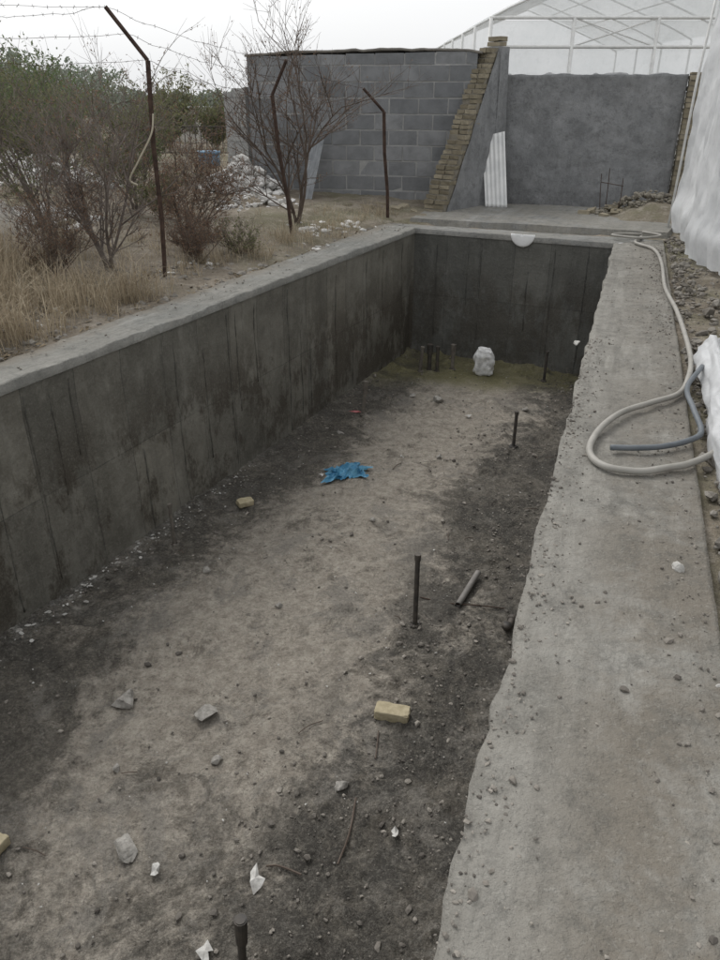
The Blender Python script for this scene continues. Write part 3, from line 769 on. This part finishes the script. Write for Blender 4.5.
# dry grass
m=MB()
def tuft(x,y,n,h,sp=.06):
    z=gl(x,y)-.02
    for _ in range(n):
        a=U(0,6.28); l=h*U(.3,1.25); b=Vector((x+U(-sp,sp),y+U(-sp,sp),z)); d=Vector((math.cos(a),math.sin(a),0)); bend=U(.1,1.0); s=Vector((-d.y,d.x,0))*U(.0012,.003)
        p1=b+d*l*bend*.3+Vector((0,0,l*.55)); p2=b+d*l*bend+Vector((0,0,l*U(.5,1)))
        i=len(m.v); m.v+=[b-s,b+s,p1+s*.8,p1-s*.8,p2]; m.f+=[(i,i+1,i+2,i+3),(i+3,i+2,i+4)]
for _ in range(900):
    y=U(4.2,10.8); dx=abs(random.gauss(0,1.0)); x=xl(y)-.62-dx; dens=.5+.9*noise.noise(Vector((x*1.1,y*1.1,0)))
    if R()<dens: tuft(x,y,random.randint(10,34),U(.06,.30) if x>-2.9 else U(.25,.55),U(.04,.12))
for _ in range(90):
    x=U(-3.9,-2.7);y=U(5.2,7.0)
    if x<xl(y)-.6: tuft(x,y,40,U(.4,.65))
for _ in range(130):
    y=U(4.3,6.3);x=xl(y)-U(.62,1.5); tuft(x,y,34,U(.2,.5),.08)
for _ in range(900):
    y=U(10,30);x=U(-14,-1.6) if y>13.5 else U(-8,-2.2); tuft(x,y,12,U(.15,.5),.2)
m.obj("dry_grass",MGRASS)
# distant trees : one mass
par=empty("distant_trees"); w=MB();lf=MB()
random.seed(21)
for k in range(190):
    y=U(24,85); 
    near=k%3==0
    x=-(U(.13,.33) if near else U(.30,.85))*y
    if near and y<32: y=32+R()*20; x=-U(.13,.33)*y
    H=U(1.4,1.85) if near else U(1.9,3.0)+y*.018; tr=H*U(.12,.25)
    w.tube([(x,y,-.1),(x+U(-.1,.1),y,tr),(x+U(-.3,.3),y,H*.8)],[.08,.05,.015],5,False)
    cl=[]
    for _ in range(16):
        a=U(0,6.28);q=R()**.5*H*.45; c=Vector((x+math.cos(a)*q,y+math.sin(a)*q,tr+U(0,1)*(H-tr)*(1-.35*q/(H*.42)))); cl.append((c,U(.15,.45)*H*.3))
        w.tube([(x,y,tr*.8),c,c+Vector((U(-.3,.3),U(-.3,.3),U(.1,.3)))],[.03,.012,.006],3,False)
    for _ in range(420 if y<45 else 260):
        c,r=random.choice(cl); v=Vector((random.gauss(0,1),random.gauss(0,1),random.gauss(0,.8)))*r*.6
        a=Vector((U(-1,1),U(-1,1),U(-1,1))).normalized();b=a.orthogonal(); s=U(.02,.055)*(1+y*.012)
        lf.quad(c+v,a*s,b*s*.6)
w.obj("trunks",MWOOD2,parent=par); lf.obj("crowns",MFARHAZE,parent=par)
ho=empty("distant_house"); m=MB(); m.box((-5.6,27,.55),(1.3,1.5,1.0)); m.obj("walls",simple("house_wall",(.45,.44,.41),(.56,.54,.5)),parent=ho)
m=MB(); m.box((-5.6,27,1.08),(1.4,1.6,.06)); m.obj("roof",MMOR,parent=ho)
m=MB(); m.box((-5.4,26.23,.6),(.25,.05,.35)); m.obj("openings",MROCK,parent=ho)
m=MB()
for k in range(22): x=-4.9+k*.13; m.tube([(x,20,.1),(x,20,.8)],.012,5)
for z in(.2,.78): m.tube([(-4.95,20,z),(-2.1,20,z)],.015,5)
m.obj("iron_railing",MPIPE)
m=MB(); m.tube([(-3.15,17,.1),(-3.15,17,.40)],.22,20); m.tube([(-3.15,17,.37),(-3.15,17,.43)],.24,20); m.tube([(-3.15,17,.22),(-3.15,17,.25)],.23,20)
m.obj("blue_barrel",simple("blue_paint",(.12,.22,.34),(.20,.34,.46),6,.6),True)
# ------------------------------------------------------------ world / sun / camera
w=bpy.data.worlds.new("World"); sc.world=w; w.use_nodes=True; nt=w.node_tree; bg=nt.nodes["Background"]
sky=nt.nodes.new("ShaderNodeTexSky"); sky.sky_type='NISHITA'; sky.sun_disc=False
SE,SA=math.radians(48),math.radians(-30)
sky.sun_elevation=SE; sky.sun_rotation=SA; sky.dust_density=6; sky.air_density=1.5
hs=nt.nodes.new("ShaderNodeHueSaturation"); hs.inputs["Saturation"].default_value=.12; nt.links.new(sky.outputs[0],hs.inputs["Color"])
mx=nt.nodes.new("ShaderNodeMix"); mx.data_type='RGBA'; mx.inputs[0].default_value=.75; mx.inputs[7].default_value=(7.8,7.9,8.0,1)
nt.links.new(hs.outputs[0],mx.inputs[6]); nt.links.new(mx.outputs[2],bg.inputs[0]); bg.inputs[1].default_value=.14
sl=bpy.data.lights.new("sun","SUN"); sl.energy=1.3; sl.angle=math.radians(25); sl.color=(1,.97,.93)
so=bpy.data.objects.new("sun",sl); link(so)
dirv=Vector((math.sin(SA)*math.cos(SE),math.cos(SA)*math.cos(SE),math.sin(SE))); so.rotation_euler=dirv.to_track_quat('Z','Y').to_euler()
cd=bpy.data.cameras.new("camera"); cam=bpy.data.objects.new("camera",cd); link(cam); sc.camera=cam
cd.sensor_fit='HORIZONTAL'; cd.sensor_width=36; cd.lens=37.5; cd.clip_end=2000; cd.clip_start=.05
cam.location=(0,0,1.5); cam.rotation_euler=(math.radians(90)-math.atan(387/750),0,0)
sc.view_settings.view_transform='Standard'; sc.view_settings.look='None'; sc.view_settings.exposure=0
